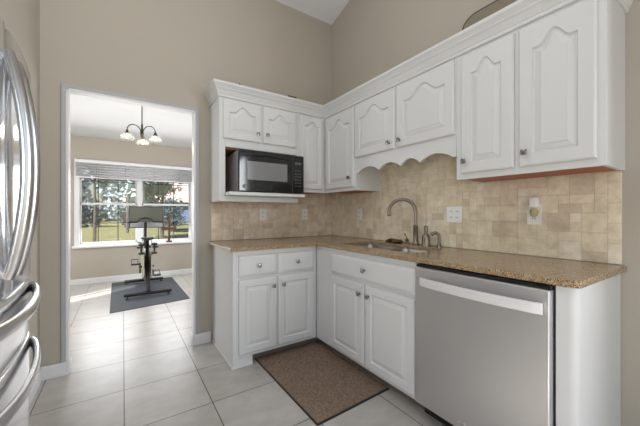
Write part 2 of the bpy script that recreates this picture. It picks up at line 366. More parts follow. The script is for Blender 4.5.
# ---------------------------------------------------------------- raised-panel doors, drawers, knobs
def raised(mapf, u0, u1, v0, v1, t=.019, arch=0, stile=.052, K=41, flat=False):
    """one slab: routed edge, sunk groove and raised field, cathedral arch on top when arch > 0"""
    bm = bmesh.new(); W, H = u1-u0, v1-v0
    def loop(ins, depth, ar):
        a, b_, c, d = u0+ins, u1-ins, v0+ins, v1-ins
        pts = [(a, c), (b_, c)]
        for k in range(K):
            s = 1-k/(K-1); x = a+(b_-a)*s; q = abs(s-.5)*2   # 0 centre, 1 edge
            if ar > 0:
                if q > .70: y = d-ar
                else: y = d-ar+ar*(.5+.5*math.cos(PI*(q/.70)**1.05))
            else: y = d
            pts.append((x, y))
        return [bm.verts.new(mapf(x, y, depth)) for x, y in pts]
    if flat: L = [loop(0, 0, 0), loop(0, t*.45, 0), loop(.006, t*.75, 0), loop(.012, t*.8, 0), loop(.020, t, 0)]
    else:
        L = [loop(0, 0, 0), loop(0, t-.007, 0), loop(.003, t-.003, 0), loop(.009, t, 0), loop(stile, t, arch), loop(stile+.002, t-.005, arch), loop(stile+.007, t-.011, arch),
             loop(stile+.012, t-.011, arch), loop(stile+.014, t-.009, arch), loop(stile+.036, t-.003, arch), loop(stile+.038, t-.0005, arch)]
    for a, c in zip(L, L[1:]):
        n_ = len(a)
        for k in range(n_): bm.faces.new((a[k], a[(k+1) % n_], c[(k+1) % n_], c[k]))
    bm.faces.new(L[-1]); bm.faces.new(L[0][::-1])
    return bm
def knob(parent, mapf, u, v, w0):
    bm = bmesh.new()
    o_ = mapf(u, v, w0); nn = (mapf(u, v, w0+1)-o_)
    ax = 'x' if abs(nn.x) > .5 else 'y'; s = nn.x if ax == 'x' else nn.y
    lathe(bm, [(.0085, 0), (.0085, .002*s), (.0052, .004*s), (.0048, .013*s), (.008, .016*s)], o_, ax, 16)
    c = mapf(u, v, w0+.021); q = .0145
    if ax == 'x': box(bm, c.x-.006, c.x+.006, c.y-q, c.y+q, c.z-q, c.z+q, .004)
    else: box(bm, c.x-q, c.x+q, c.y-.006, c.y+.006, c.z-q, c.z+q, .004)
    return obj('knob', bm, M['knob'], parent, smooth=True, label='small square pewter knob')
def door(parent, mapf, u0, u1, v0, v1, kn=None, arch=0, stile=.052, name='door', flat=False):
    d = obj(name, raised(mapf, u0, u1, v0, v1, arch=arch, stile=stile, flat=flat), M['cab'], parent)
    if kn: knob(d, mapf, kn[0], kn[1], .019)
    return d
def cyl_hole_free(*a): pass

# upper cabinets; face frames at 0.31 from the walls
FU = -.31
def carcass(mapf, u0, u1, v0, v1, depth, face, openings=(), shell=.018, bottom_recess=.018, mats=None, parent=None, rails=None):
    """hollow box: sides, top, recessed bottom, back and a face frame"""
    bm = bmesh.new()
    def bx(a, b_, c, d, w0, w1):
        p, q = mapf(a, c, w0), mapf(b_, d, w1); box(bm, min(p.x, q.x), max(p.x, q.x), min(p.y, q.y), max(p.y, q.y), min(p.z, q.z), max(p.z, q.z), .0012, 1)
    D = depth
    bx(u0, u0+shell, v0, v1, -D+.002, -.02); bx(u1-shell, u1, v0, v1, -D+.002, -.02)
    bx(u0+shell, u1-shell, v1-shell, v1, -D+.002, -.02)
    return bm, bx
def upper(name, label, group, mapf, u0, u1, v0, v1, doors, red=True, top=2.215, solid_face=True):
    c = thing(name, label, 'cabinet', mapf((u0+u1)/2, v0, -.15), group)
    bm, bx = carcass(mapf, u0, u1, v0, top, .31, 0)
    bx(u0, u1, v0, v1+.01, -.02, 0); bx(u0, u1, v1+.01, top, -.02, 0)      # face frame (doors lie over it)
    obj('cabinet_box', bm, M['cab'], c)
    a, b_ = mapf(u0+.018, v0+.003, -.29), mapf(u1-.018, v0+.013, -.021)
    obj('bottom_panel', nbox(min(a.x, b_.x), max(a.x, b_.x), min(a.y, b_.y), max(a.y, b_.y), a.z, b_.z), M['redwood'] if red else M['cab'], c, label='unpainted reddish wood underside' if red else None)
    for dd in doors: door(c, mapf, **dd)
    return c
G1 = 'white raised-panel wall cabinets'
mb, mr_ = back(FU), right(FU)
# microwave cabinet on the back wall
cD = thing('wall_cabinet', 'white wall cabinet with two short arched doors above the black microwave', 'cabinet', (-1.0, -.15, 1.27), G1)
bm = bmesh.new()
def bb(*a): box(bm, *a, .0015, 1)
bb(-1.375, -1.357, FU+.02, -.002, 1.27, 2.215); bb(-.640, -.622, FU+.02, -.002, 1.27, 2.215); bb(-1.357, -.64, FU+.02, -.002, 2.19, 2.215)
bb(-1.375, -1.323, FU, FU+.02, 1.316, 2.215); bb(-.652, -.622, FU, FU+.02, 1.316, 2.215); bb(-1.323, -.652, FU, FU+.02, 1.728, 2.215)
bb(-1.375, -.627, FU, FU+.02, 1.27, 1.316)
obj('cabinet_box', bm, M['cab'], cD)
bm = bmesh.new(); box(bm, -1.3565, -.6405, FU+.021, -.004, 1.712, 1.727); box(bm, -1.3565, -.6405, -.012, -.009, 1.346, 1.712); box(bm, -1.3565, -1.3505, FU+.021, -.012, 1.346, 1.712)
obj('niche_lining', bm, M['brownwood'], cD, label='brown unpainted niche lining')
obj('shelf', nbox(-1.328, -.622, -.435, -.012, 1.317, 1.345, .003), M['cab'], cD)
obj('bottom_panel', nbox(-1.357, -.64, FU+.02, -.004, 1.285, 1.298), M['redwood'], cD, label='unpainted reddish wood underside')
door(cD, mb, -1.344, -1.008, 1.795, 2.125, (-1.045, 1.865), .055, .05)
door(cD, mb, -.990, -.656, 1.795, 2.125, (-.958, 1.868), .055, .05)
cE = upper('wall_cabinet', 'narrow full-height white wall cabinet in the corner right of the microwave', G1, mb, -.621, -.312, 1.376, 2.125, [dict(u0=-.598, u1=-.345, v0=1.408, v1=2.12, arch=.04, stile=.045)])
cA = upper('wall_cabinet', 'narrow full-height white wall cabinet left of the scalloped valance', G1, mr_, -.795, -.3105, 1.376, 2.125, [dict(u0=-.777, u1=-.345, v0=1.408, v1=2.12, kn=(-.728, 1.492), arch=.07, stile=.055)])
cB = thing('wall_cabinet', 'short white wall cabinet over the sink with scalloped valance below its two doors', 'cabinet', (-.15, -1.27, 1.525), G1)
bm = bmesh.new(); box(bm, FU+.02, -.002, -1.748, -.796, 1.63, 1.648); box(bm, FU, FU+.02, -1.748, -.796, 1.63, 2.215, .001, 1); box(bm, FU+.02, -.002, -1.748, -.796, 2.195, 2.215)
obj('cabinet_box', bm, M['cab'], cB)
# scalloped valance: plank whose lower edge is a row of arches
pts = [(-.797, 1.64), (-1.7475, 1.64)]
Lv, Rv = -.797, -1.7475
low = []
def vedge(y):    # four scallops between short straight ends
    for a, b_ in ((-.825, -1.075), (-1.075, -1.300), (-1.300, -1.475), (-1.475, -1.722)):
        if b_ <= y <= a: return 1.522+.044*math.sin(PI*(y-a)/(b_-a))**.8
    return 1.522
for k in range(161): yy_ = Rv+(Lv-Rv)*k/160; low.append((yy_, vedge(yy_)))
pts += low
bm = bmesh.new(); prism(bm, pts, mr_, -.018, .001)
obj('valance', bm, M['cab'], cB, label='scalloped valance board')
door(cB, mr_, -1.256, -.795, 1.66, 2.125, (-1.206, 1.712), .07, .06)
door(cB, mr_, -1.740, -1.278, 1.66, 2.125, (-1.310, 1.712), .07, .06)
cC = upper('wall_cabinet', 'wide two-door white wall cabinet nearest the camera above the dishwasher', G1, mr_, -2.435, -1.749, 1.374, 2.125,
      [dict(u0=-2.078, u1=-1.784, v0=1.408, v1=2.12, kn=(-1.812, 1.478), arch=.06, stile=.062), dict(u0=-2.405, u1=-2.100, v0=1.408, v1=2.12, kn=(-2.134, 1.478), arch=.06, stile=.062)])

# crown moulding: one mitred run around all uppers
prof = [(0, 2.138), (.008, 2.138), (.011, 2.144), (.011, 2.156), (.015, 2.160), (.026, 2.186), (.032, 2.196), (.037, 2.200), (.037, 2.206), (.050, 2.226), (.054, 2.230), (.056, 2.236), (.056, 2.250), (0, 2.250)]
bm = bmesh.new(); rings = []
for cx_, cy_, dx, dy in ((-1.3755, -.001, -1, 0), (-1.3755, FU-.0005, -1, -1), (FU-.0005, FU-.0005, -1, -1), (FU-.0005, -2.4355, -1, -1), (-.001, -2.4355, 0, -1)):
    rings.append([bm.verts.new((cx_+dx*d, cy_+dy*d, z)) for d, z in prof])
for a, c in zip(rings, rings[1:]):
    for k in range(len(prof)): bm.faces.new((a[k], a[(k+1) % len(prof)], c[(k+1) % len(prof)], c[k]))
bm.faces.new(rings[0]); bm.faces.new(rings[-1][::-1])
obj('crown_molding', bm, M['cab'], label='white crown molding running along the tops of the wall cabinets', cat='molding')

# ---------------------------------------------------------------- base cabinets
FB = -.61
mbb, mrb = back(FB), right(FB)
G2 = 'white raised-panel base cabinets'
cK = thing('base_cabinet', 'white base cabinet beside the doorway with two drawers above two doors', 'cabinet', (-.98, -.3, 0), G2)
bm = bmesh.new()
bb(-1.354, -1.336, FB+.02, -.004, 0, .8835); bb(-1.354, -.612, FB, FB+.02, .072, .8835); bb(-1.336, -.61, -.02, -.004, .08, .8835); bb(-1.336, -.61, FB+.02, -.02, .08, .098)
obj('cabinet_box', bm, M['cab'], cK)
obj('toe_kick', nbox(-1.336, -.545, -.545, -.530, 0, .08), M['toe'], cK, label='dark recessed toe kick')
bm = bmesh.new(); box(bm, -1.354, -1.20, FB-.002, FB+.02, 0, .0715, .002); box(bm, -1.362, -1.20, FB-.010, FB-.002, 0, .02, .004); box(bm, -1.362, -1.354, FB-.010, -.02, 0, .02, .003)
obj('foot_molding', bm, M['cab'], cK)
dr = []
for (a, b_) in ((-1.313, -1.0), (-.986, -.645)):
    door(cK, mbb, a, b_, .682, .846, ((a+b_)/2, .765), name='drawer', flat=True)
door(cK, mbb, -1.313, -1.0, .098, .662, (-1.035, .592)); door(cK, mbb, -.986, -.645, .098, .662, (-.948, .592))
cS = thing('base_cabinet', 'white sink base cabinet with one wide false drawer above two doors', 'cabinet', (-.3, -1.2, 0), G2)
bm = bmesh.new()
bb(FB, FB+.02, -1.699, -.6125, .072, .8835); bb(FB+.02, -.004, -1.699, -1.681, .072, .8835); bb(FB+.02, -.02, -1.681, -.6125, .08, .098)
obj('cabinet_box', bm, M['cab'], cS)
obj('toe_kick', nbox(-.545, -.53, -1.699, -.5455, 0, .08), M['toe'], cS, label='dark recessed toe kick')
door(cS, mrb, -1.680, -.845, .688, .846, (-1.255, .768), name='drawer_front', flat=True)
door(cS, mrb, -1.245, -.845, .095, .664, (-1.208, .595)); door(cS, mrb, -1.680, -1.262, .095, .664, (-1.298, .595))
# end panel with rounded front post
bm = bmesh.new()
arc = [(-2.352, 0)] + [(-2.389-.030*math.sin(t), -.030+.030*math.cos(t)) for t in [PI/2*k/6 for k in range(7)]] + [(-2.419, -.606), (-2.352, -.606)]
a_ = [bm.verts.new(mrb(u, 0, w_)) for u, w_ in arc]; b__ = [bm.verts.new(mrb(u, .8835, w_)) for u, w_ in arc]
bm.faces.new(a_); bm.faces.new(b__[::-1])
for k in range(len(arc)): bm.faces.new((a_[k], b__[k], b__[(k+1) % len(arc)], a_[(k+1) % len(arc)]))
obj('end_panel', bm, M['cab'], label='plain white end panel closing the counter run beside the dishwasher', cat='panel', smooth=True)

# ---------------------------------------------------------------- countertop with sink cutout
bm = bmesh.new()
outer = [(-1.377, -.0065), (-1.377, -.645), (-.634, -.645), (-.634, -2.398), (-.628, -2.416), (-.610, -2.432), (-.010, -2.442), (-.0065, -2.435), (-.0065, -.0065)]
def rrect(x0, x1, y0, y1, r, n_=6):
    out = []
    for cx_, cy_, a0 in ((x1-r, y1-r, 0), (x0+r, y1-r, 90), (x0+r, y0+r, 180), (x1-r, y0+r, 270)):
        for k in range(n_+1): t_ = R(a0+90*k/n_); out.append((cx_+r*math.cos(t_), cy_+r*math.sin(t_)))
    return out
SXa, SXb, SYa, SYb = -.50, -.135, -1.56, -.80
hole = rrect(SXa, SXb, SYa, SYb, .07)
vo = [bm.verts.new((x, y, .914)) for x, y in outer]; vh = [bm.verts.new((x, y, .914)) for x, y in hole]
es = [bm.edges.new((v_[k], v_[(k+1) % len(v_)])) for v_ in (vo, vh) for k in range(len(v_))]
bmesh.ops.triangle_fill(bm, use_beauty=True, use_dissolve=False, edges=es)
ex = bmesh.ops.extrude_face_region(bm, geom=bm.faces[:]); bmesh.ops.translate(bm, vec=(0, 0, -.030), verts=[g for g in ex['geom'] if isinstance(g, bmesh.types.BMVert)])
ct = obj('countertop', bm, M['granite'], label='speckled brown granite countertop running in an L along both walls', cat='countertop')
bv = ct.modifiers.new('ease', 'BEVEL'); bv.width = .007; bv.segments = 3; bv.limit_method = 'ANGLE'; bv.angle_limit = R(50)
obj('edge_strip', nbox(-1.384, -1.3775, -.636, -.012, .889, .908, .002), M['edge'], ct, label='pale cream end strip')

# sink: two steel bowls
sk = thing('sink', 'double-bowl stainless steel undermount sink in the granite countertop', 'sink', (-.32, -1.18, .70))
def bowl(x0, x1, y0, y1, deep):
    bm = bmesh.new(); L = []
    for ins, z in ((-.012, .8835), (0, .8835), (.002, .865), (.012, .914-deep+.03), (.035, .914-deep), ):
        L.append([bm.verts.new((x, y, z)) for x, y in rrect(x0+ins, x1-ins, y0+ins, y1-ins, .06)])
    for a, c in zip(L, L[1:]):
        for k in range(len(a)): bm.faces.new((a[k], a[(k+1) % len(a)], c[(k+1) % len(a)], c[k]))
    bm.faces.new(L[-1])
    o_ = obj('bowl', bm, M['sink'], sk, smooth=True); s = o_.modifiers.new('th', 'SOLIDIFY'); s.thickness = .0015; s.offset = -1
    c = ((x0+x1)/2, (y0+y1)/2, .914-deep+.001)
    obj('drain', lathe(bmesh.new(), [(.0, .001), (.02, .0015), (.035, .003), (.042, .002), (.042, 0)], c), M['nickel'], o_, smooth=True)
bowl(SXa-.004, SXb+.004, -1.165, SYb+.004, .17); bowl(SXa-.004, SXb+.004, SYa-.004, -1.190, .17)

# faucet: tall gooseneck
fx, fy = -.078, -1.256; z0 = .914
fc = thing('faucet', 'tall nickel gooseneck faucet standing behind the sink', 'faucet', (fx, fy, z0))
obj('base', lathe(bmesh.new(), [(.030, 0), (.030, .006), (.021, .014), (.019, .03), (.0185, .135), (.0205, .14), (.0205, .150), (.013, .158)], (fx, fy, z0)), M['nickel'], fc, smooth=True)
dv = Vector((-.55, .84, 0)).normalized(); rr = .107
pts = [(fx, fy, z0+.15), (fx, fy, z0+.262)]
for k in range(1, 15):
    a = PI*k/14*1.04; c = Vector((fx, fy, z0+.262)) + dv*rr; pts.append(c - dv*rr*math.cos(a) + Vector((0, 0, rr*math.sin(a))))
obj('spout', ntube(pts, [.0128]*len(pts), 14), M['nickel'], fc, smooth=True)
e_ = Vector(pts[-1]); obj('nozzle', ntube([e_+Vector((0, 0, .004)), e_+Vector((0, 0, -.012)), e_+Vector((0, 0, -.016))], [.0125, .0145, .012], 14), M['nickel'], fc, smooth=True)
hx, hy_ = -.082, -1.172
lv = obj('lever_base', lathe(bmesh.new(), [(.022, 0), (.022, .005), (.014, .012), (.013, .035), (.015, .040), (.008, .046)], (hx, hy_, z0)), M['nickel'], fc, smooth=True)
obj('lever', ntube([(hx, hy_, z0+.042), (hx-.004, hy_+.006, z0+.065), (hx-.012, hy_+.018, z0+.088)], [.006, .0055, .0075], 10), M['nickel'], lv, smooth=True)
obj('soap_dispenser', lathe(bmesh.new(), [(.033, 0), (.033, .006), (.030, .012), (.030, .055), (.031, .07), (.025, .086), (.012, .098), (.012, .112), (.015, .115), (.015, .150), (.009, .157)], (-.075, -1.352, z0)), M['nickel'], smooth=True,
    label='bottle-shaped nickel soap dispenser right of the faucet', cat='soap dispenser')
sp_ = thing('side_sprayer', 'small hooked nickel side sprayer at the right end of the sink', 'sprayer', (-.055, -1.452, z0))
obj('base', lathe(bmesh.new(), [(.022, 0), (.022, .006), (.015, .014), (.012, .03)], (-.055, -1.452, z0)), M['nickel'], sp_, smooth=True)
obj('spray_head', ntube([(-.055, -1.452, z0+.02), (-.055, -1.452, z0+.075), (-.059, -1.448, z0+.098), (-.074, -1.434, z0+.108), (-.092, -1.418, z0+.100), (-.098, -1.412, z0+.088)], [.010, .0105, .011, .0115, .014, .011], 12), M['nickel'], sp_, smooth=True)
# soap dish, sponge and brush behind the sink
sd = (-.105, -1.085)
obj('soap_dish', lathe(bmesh.new(), [(.030, 0), (.042, .006), (.055, .018), (.053, .020), (.040, .009), (0, .006)], (sd[0], sd[1], z0)), M['bronze'], smooth=True, label='dark shallow soap dish on the counter left of the faucet', cat='dish')
obj('sponge', nbox(sd[0]-.022, sd[0]+.022, sd[1]-.034, sd[1]+.034, z0+.012, z0+.034, .004), M['sponge'], label='brown sponge lying in the dark soap dish', cat='sponge')
br_ = thing('scrub_brush', 'dark scrub brush lying on the counter behind the sink', 'brush', (-.07, -1.02, z0))
obj('handle', ntube([(-.10, -.97, z0+.018), (-.095, -1.0, z0+.028), (-.085, -1.045, z0+.030)], [.007, .009, .008], 10), M['bronze'], br_, smooth=True)
obj('bristles', nbox(-.115, -.085, -1.012, -.962, z0, z0+.020, .002), M['brush'], br_)

# ---------------------------------------------------------------- dishwasher
dw = thing('dishwasher', 'stainless steel dishwasher with a bowed bar handle under the countertop', 'dishwasher', (-.33, -2.03, 0))
obj('tub', nbox(FB+.004, -.03, -2.349, -1.702, .10, .880), M['black'], dw, label='black tub')
obj('door', nbox(-.652, FB+.002, -2.345, -1.706, .098, .864, .005), M['steel'], dw)
obj('control_strip', nbox(-.640, FB+.002, -2.345, -1.706, .866, .880, .001), M['blackgloss'], dw, label='glossy black top control edge')
obj('toe_kick', nbox(-.56, -.545, -2.349, -1.702, 0, .098), M['black'], dw)
bm = bmesh.new(); N = 24; ra = []
for k in range(N+1):
    q = k/N; y = -1.752-.573*q; bow = .018+.030*math.sin(PI*q)**.6; zc = .790
    ra.append([bm.verts.new((-.652-bow+dx, y, zc+dz)) for dx, dz in ((0, .021), (.010, .023), (.010, -.023), (0, -.021), (-.003, 0))])
for a, c in zip(ra, ra[1:]):
    for k in range(5): bm.faces.new((a[k], a[(k+1) % 5], c[(k+1) % 5], c[k]))
bm.faces.new(ra[0]); bm.faces.new(ra[-1][::-1])
for y in (-1.765, -2.310): box(bm, -.668, -.651, y-.010, y+.010, .772, .808, .002)
obj('handle', bm, M['dwhandle'], dw, smooth=True, label='pale polished bar handle')
bm = bmesh.new(); tube(bm, [(-.653, -1.985+.020*math.cos(t), .135+.009*math.sin(t)) for t in [2*PI*k/20 for k in range(21)]], .0016, 6, caps=False)
obj('emblem', bm, M['handle'], dw, label='small oval ring emblem')

# ---------------------------------------------------------------- microwave
mw = thing('microwave', 'black microwave oven on the shelf of the wall cabinet', 'microwave', (-.935, -.22, 1.345))
mx0, mx1, my, mz0, mz1 = -1.244, -.627, -.420, 1.353, 1.700
obj('case', nbox(mx0+.004, mx1-.004, my+.028, -.05, mz0, mz1-.004, .004), M['mwside'], mw, label='grey painted metal case')
fd = obj('door', nbox(mx0, -.752, my, my+.026, mz0, mz1, .005), M['blackgloss'], mw, label='glossy black door')
obj('door_window', nbox(mx0+.070, -.800, my-.0015, my+.004, mz0+.098, mz1-.092, .001), M['mwwin'], fd, label='grey mesh window')
bm = bmesh.new(); tube(bm, [(mx0+.04+.42*q, my-.002-.010*math.sin(PI*q), mz1-.040-.028*(abs(q-.45))**1.5) for q in [k/12 for k in range(13)]], .004, 8)
obj('door_handle', bm, M['black'], fd, smooth=True)
bm = lathe(bmesh.new(), [(.0, 0), (.016, 0), (.016, -.002), (0, -.002)], (mx0+.045, my-.0002, mz0+.042), 'y'); obj('emblem', bm, M['button'], fd, label='small round grey emblem')
cp = obj('control_panel', nbox(-.750, mx1, my, my+.026, mz0, mz1, .005), M['blackgloss'], mw)
obj('display', nbox(-.722, -.655, my-.001, my+.004, mz1-.085, mz1-.062), M['screen'], cp, label='dark clock display')
for r_ in range(6):
    for c_ in range(3): obj('button', nbox(-.718+.025*c_, -.718+.025*c_+.011, my-.0012, my+.004, mz0+.062+.028*r_, mz0+.071+.028*r_, .001), M['button'], cp)
for x in (mx0+.03, mx1-.03):
    for y in (my+.05, -.08): obj('foot', nbox(x-.012, x+.012, y-.012, y+.012, 1.3455, mz0), M['black'], mw)

# ---------------------------------------------------------------- outlets
def outlet(mapf, u, v, gangs, label, w_=.0095):
    o_ = thing('wall_outlet', label, 'outlet', mapf(u, v, w_), 'white outlets on the backsplash'); hw = .036+.024*(gangs-1)
    def bx(a, b_, c, d, w0, w1, bev=.001):
        p, q = mapf(a, c, w0), mapf(b_, d, w1); return nbox(min(p.x, q.x), max(p.x, q.x), min(p.y, q.y), max(p.y, q.y), c, d, bev=bev)
    obj('cover_plate', bx(u-hw, u+hw, v-.059, v+.059, w_, w_+.005), M['outlet'], o_)
    for g_ in range(gangs):
        uc = u+(g_-(gangs-1)/2)*.047
        for dz in (-.022, .022):
            f = obj('socket', bx(uc-.015, uc+.015, v+dz-.014, v+dz+.014, w_+.005, w_+.0075), M['outlet'], o_)
            for du, hh in ((-.006, .006), (.006, .005)):
                p, q = mapf(uc+du-.0015, v+dz-hh, w_+.007), mapf(uc+du+.0015, v+dz+hh, w_+.0082)
                obj('slot', nbox(min(p.x, q.x), max(p.x, q.x), min(p.y, q.y), max(p.y, q.y), p.z, q.z), M['slot'], f)
    return o_
outlet(back(0), -.862, 1.158, 1, 'white outlet on the back wall under the microwave')
outlet(back(0), -.375, 1.158, 1, 'white outlet on the back wall nearest the room corner')
outlet(right(0), -.500, 1.158, 1, 'white single outlet on the right wall left of the faucet')
outlet(right(0), -1.547, 1.160, 2, 'white double-width outlet on the right wall between sprayer and air freshener')
outlet(right(0), -2.055, 1.160, 1, 'white outlet holding the plug-in air freshener')
af = thing('air_freshener', 'white plug-in air freshener with amber oil in the right wall outlet', 'air freshener', (-.03, -2.035, 1.15))
obj('plug_body', nbox(-.062, -.0185, -2.086, -2.044, 1.200, 1.262, .008), M['outlet'], af, smooth=True)
obj('oil_bottle', lathe(bmesh.new(), [(.004, .0), (.016, .004), (.021, .018), (.021, .034), (.012, .046), (.010, .056)], (-.042, -2.065, 1.148)), M['amber'], af, smooth=True, label='amber oil bottle')

# ---------------------------------------------------------------- refrigerator
fr = thing('refrigerator', 'stainless steel French-door refrigerator with bowed handles at the left', 'refrigerator', (-2.75, -1.41, 0))
Yf, Yn, XF = -.955, -1.865, -2.384; YC = (Yf+Yn)/2
def bulge(y): q = (y-YC)/((Yf-Yn)/2); return XF + .030*(1-q*q)
def front(name, ya, yb, z0_, z1_, parent=fr, mt='fridge'):
    bm = bmesh.new(); N = 20; rings = []
    for k in range(N+1):
        y = ya+(yb-ya)*k/N; e = min(k, N-k); rd = .012*(1-min(e, 2)/2)**2; x = bulge(y)-rd
        rings.append([bm.verts.new(p) for p in ((XF-.075, y, z0_), (x-.008, y, z0_), (x-.002, y, z0_+.003), (x, y, z0_+.010), (x, y, z1_-.010), (x-.002, y, z1_-.003), (x-.008, y, z1_), (XF-.075, y, z1_))])
    for a, c in zip(rings, rings[1:]):
        for k in range(8): bm.faces.new((a[k], a[(k+1) % 8], c[(k+1) % 8], c[k]))
    bm.faces.new(rings[0]); bm.faces.new(rings[-1][::-1])
    return obj(name, bm, M[mt], parent, smooth=True)
obj('body', nbox(-3.12, XF-.085, Yn+.004, Yf-.004, .03, 1.775, .004), M['mwside'], fr, label='grey cabinet body')
d1 = front('door', Yf-.002, YC+.003, .892, 1.79); d2 = front('door', YC-.003, Yn+.002, .892, 1.79)
w1 = front('drawer', Yf-.002, Yn+.002, .655, .882); w2 = front('drawer', Yf-.002, Yn+.002, .06, .645)
obj('hinge_cover', nbox(-2.50, -2.42, Yf-.11, Yf-.03, 1.776, 1.80, .004), M['mwside'], fr)
for p_, y in ((d1, YC+.045), (d2, YC-.045)):
    pts = []; x0 = bulge(y)
    for k in range(25):
        q = k/24; z = .955+.735*q; pts.append((x0+.006+.047*math.sin(PI*q)**.75, y, z))
    obj('handle', ntube(pts, .015, 12, flat=(1.15, .9)), M['fhandle'], p_, smooth=True, label='bowed polished bar handle')
for p_, zc, dz in ((w1, .842, -.018), (w2, .598, -.028)):
    pts = []
    for k in range(33):
        q = k/32; y = Yf-.055-(Yf-Yn-.11)*q; s = math.sin(PI*q)
        pts.append((bulge(y)+.004+.040*s**.55, y, zc+dz*s))
    obj('handle', ntube(pts, .016, 12, flat=(.8, 1.5)), M['fhandle'], p_, smooth=True, label='wide bowed polished bar handle')
for y in (Yf-.08, Yn+.08):
    for x in (-2.5, -3.0): obj('foot', lathe(bmesh.new(), [(.02, 0), (.02, .03)], (x, y, 0)), M['black'], fr)

# ---------------------------------------------------------------- kitchen mat
km = thing('kitchen_mat', 'brown fibre kitchen mat with black edge on the tiled floor before the sink', 'mat', (-.86, -.97, 0))
Q = [(-1.157, -.548), (-.566, -.548), (-.566, -1.430), (-1.149, -1.452)]
def quadslab(Q, z0_, z1_, ins=0):
    c = Vector((sum(q[0] for q in Q)/4, sum(q[1] for q in Q)/4)); bm = bmesh.new()
    P = [Vector(q)+(c-Vector(q)).normalized()*ins*1.4 for q in Q]
    prism(bm, [(p.x, p.y) for p in P], lambda u, v, w_: Vector((u, v, w_)), z0_, z1_); return bm
obj('rubber_edge', quadslab(Q, .0005, .006), M['matedge'], km, label='thin black rubber edge'); obj('pile', quadslab(Q, .006, .0105, .009), M['mat'], km)

# things on top of the cabinets
tr = thing('tray', 'tan woven tray with dark rim leaning above the wall cabinets', 'tray', (-.08, -1.95, 2.25))
def lean(u, v, w_): return Vector((-.030-w_-(1-v/.32)*.10, u, 2.216+v))
rr_ = [(x, y) for x, y in rrect(-2.10, -1.645, 0, .315, .085, 8)]
bm = prism(bmesh.new(), rr_, lean, 0, .012); obj('tray_base', bm, M['tray'], tr)
pts = [lean(u, v, .010) for u, v in rr_]; pts.append(pts[0]); obj('rim', ntube(pts, .005, 8), M['darkrim'], tr, smooth=True)
def ornament(x, y, prof, name, label, cat): obj(name, lathe(bmesh.new(), prof, (x, y, 2.216)), M['darkrim'], smooth=True, label=label, cat=cat)
ornament(-1.165, -.20, [(.03, 0), (.03, .012), (.008, .02), (.008, .075), (.017, .088), (.013, .108), (.004, .116)], 'finial_ornament', 'small dark knobbed ornament peeking over the crown above the microwave cabinet', 'ornament')
obj('storage_box', nbox(-.69, -.60, -.235, -.175, 2.216, 2.322, .003), M['darkrim'], label='dark flat-topped box barely showing over the crown near the corner', cat='box')

# ---------------------------------------------------------------- dining window
w1_ = thing('window_1', None, None, (-1.78, YD, WZ0), kind='structure')
bm = bmesh.new(); ff = .035; MX = -1.787
box(bm, WX0-.035, WX0+ff, YD-.012, YD+.10, WZ0, WZ1+.02, .003); box(bm, WX1-ff, WX1+.02, YD-.012, YD+.10, WZ0, WZ1+.02, .003)
box(bm, WX0, WX1, YD-.012, YD+.10, WZ1-.02, WZ1+.02, .003); box(bm, MX-.036, MX+.036, YD+.01, YD+.10, WZ0, WZ1, .003); box(bm, WX0, WX1, YD+.01, YD+.10, WZ0, WZ0+.03, .003)
obj('window_frame', bm, M['trim'], w1_)
obj('window_sill', nbox(WX0-.06, WX1+.05, YD-.07, YD+.03, WZ0-.03, WZ0+.004, .006), M['trim'], w1_)
for (a, b_, ms) in ((WX0+ff, MX-.036, (-2.383, -2.105)), (MX+.036, WX1-ff, (-1.483, -1.222))):
    for (c, d, yy) in ((1.325, WZ1-.02, YD+.065), (WZ0+.03, 1.345, YD+.035)):
        bm = bmesh.new(); s = .022
        box(bm, a, a+s, yy, yy+.03, c, d, .002); box(bm, b_-s, b_, yy, yy+.03, c, d, .002); box(bm, a, b_, yy, yy+.03, c, c+s+.006, .002); box(bm, a, b_, yy, yy+.03, d-s-.006, d, .002)
        sh = obj('sash', bm, M['trim'], w1_)
        obj('pane', nbox(a+.01, b_-.01, yy+.013, yy+.017, c+.01, d-.01), M['glass'], sh)
        bm = bmesh.new(); 
        for x in ms: box(bm, x-.006, x+.006, yy+.009, yy+.021, c+.01, d-.01)
        zz = 1.715 if c > 1 else 1.005
        box(bm, a+.01, b_-.01, yy+.009, yy+.021, zz-.006, zz+.006)
        obj('muntins', bm, M['slot'], sh, label='thin dark grey muntin bars')
# raised blind, sagging slat stack
bl = thing('window_blind', 'raised white slatted blind bunched at the top of the dining window', 'blind', (-1.78, YD-.05, 1.76))
obj('headrail', nbox(WX0-.02, WX1+.01, YD-.085, YD-.020, 2.0, 2.05, .004), M['blind'], bl)
for k in range(17):
    bm = bmesh.new(); z = 1.992-.0128*k; N = 16; rg = []
    for j in range(N+1):
        q = j/N; x = WX0-.012+(WX1-WX0+.018)*q; zz = z-.004*k*math.sin(PI*q)*.35 + (.0022*k*(1-q)*0)
        tl = .008*math.sin(k*2.1+j*.12)
        rg.append([bm.verts.new((x, YD-.080+dy, zz+dz)) for dy, dz in ((0, -tl), (.028, .003), (.056, tl), (.056, tl-.0028), (.028, .0002), (0, -tl-.0028))])
    for a, c in zip(rg, rg[1:]):
        for i in range(6): bm.faces.new((a[i], a[(i+1) % 6], c[(i+1) % 6], c[i]))
    bm.faces.new(rg[0]); bm.faces.new(rg[-1][::-1])
    obj('slat', bm, M['blind'], bl)
obj('bottom_rail', nbox(WX0-.01, WX1+.005, YD-.080, YD-.022, 1.755, 1.772, .003), M['blind'], bl)
for x in (-2.4, -2.0, -1.55, -1.15): obj('cord', ntube([(x, YD-.084, 2.0), (x, YD-.084, 1.772)], .0015, 6), M['grey'], bl)

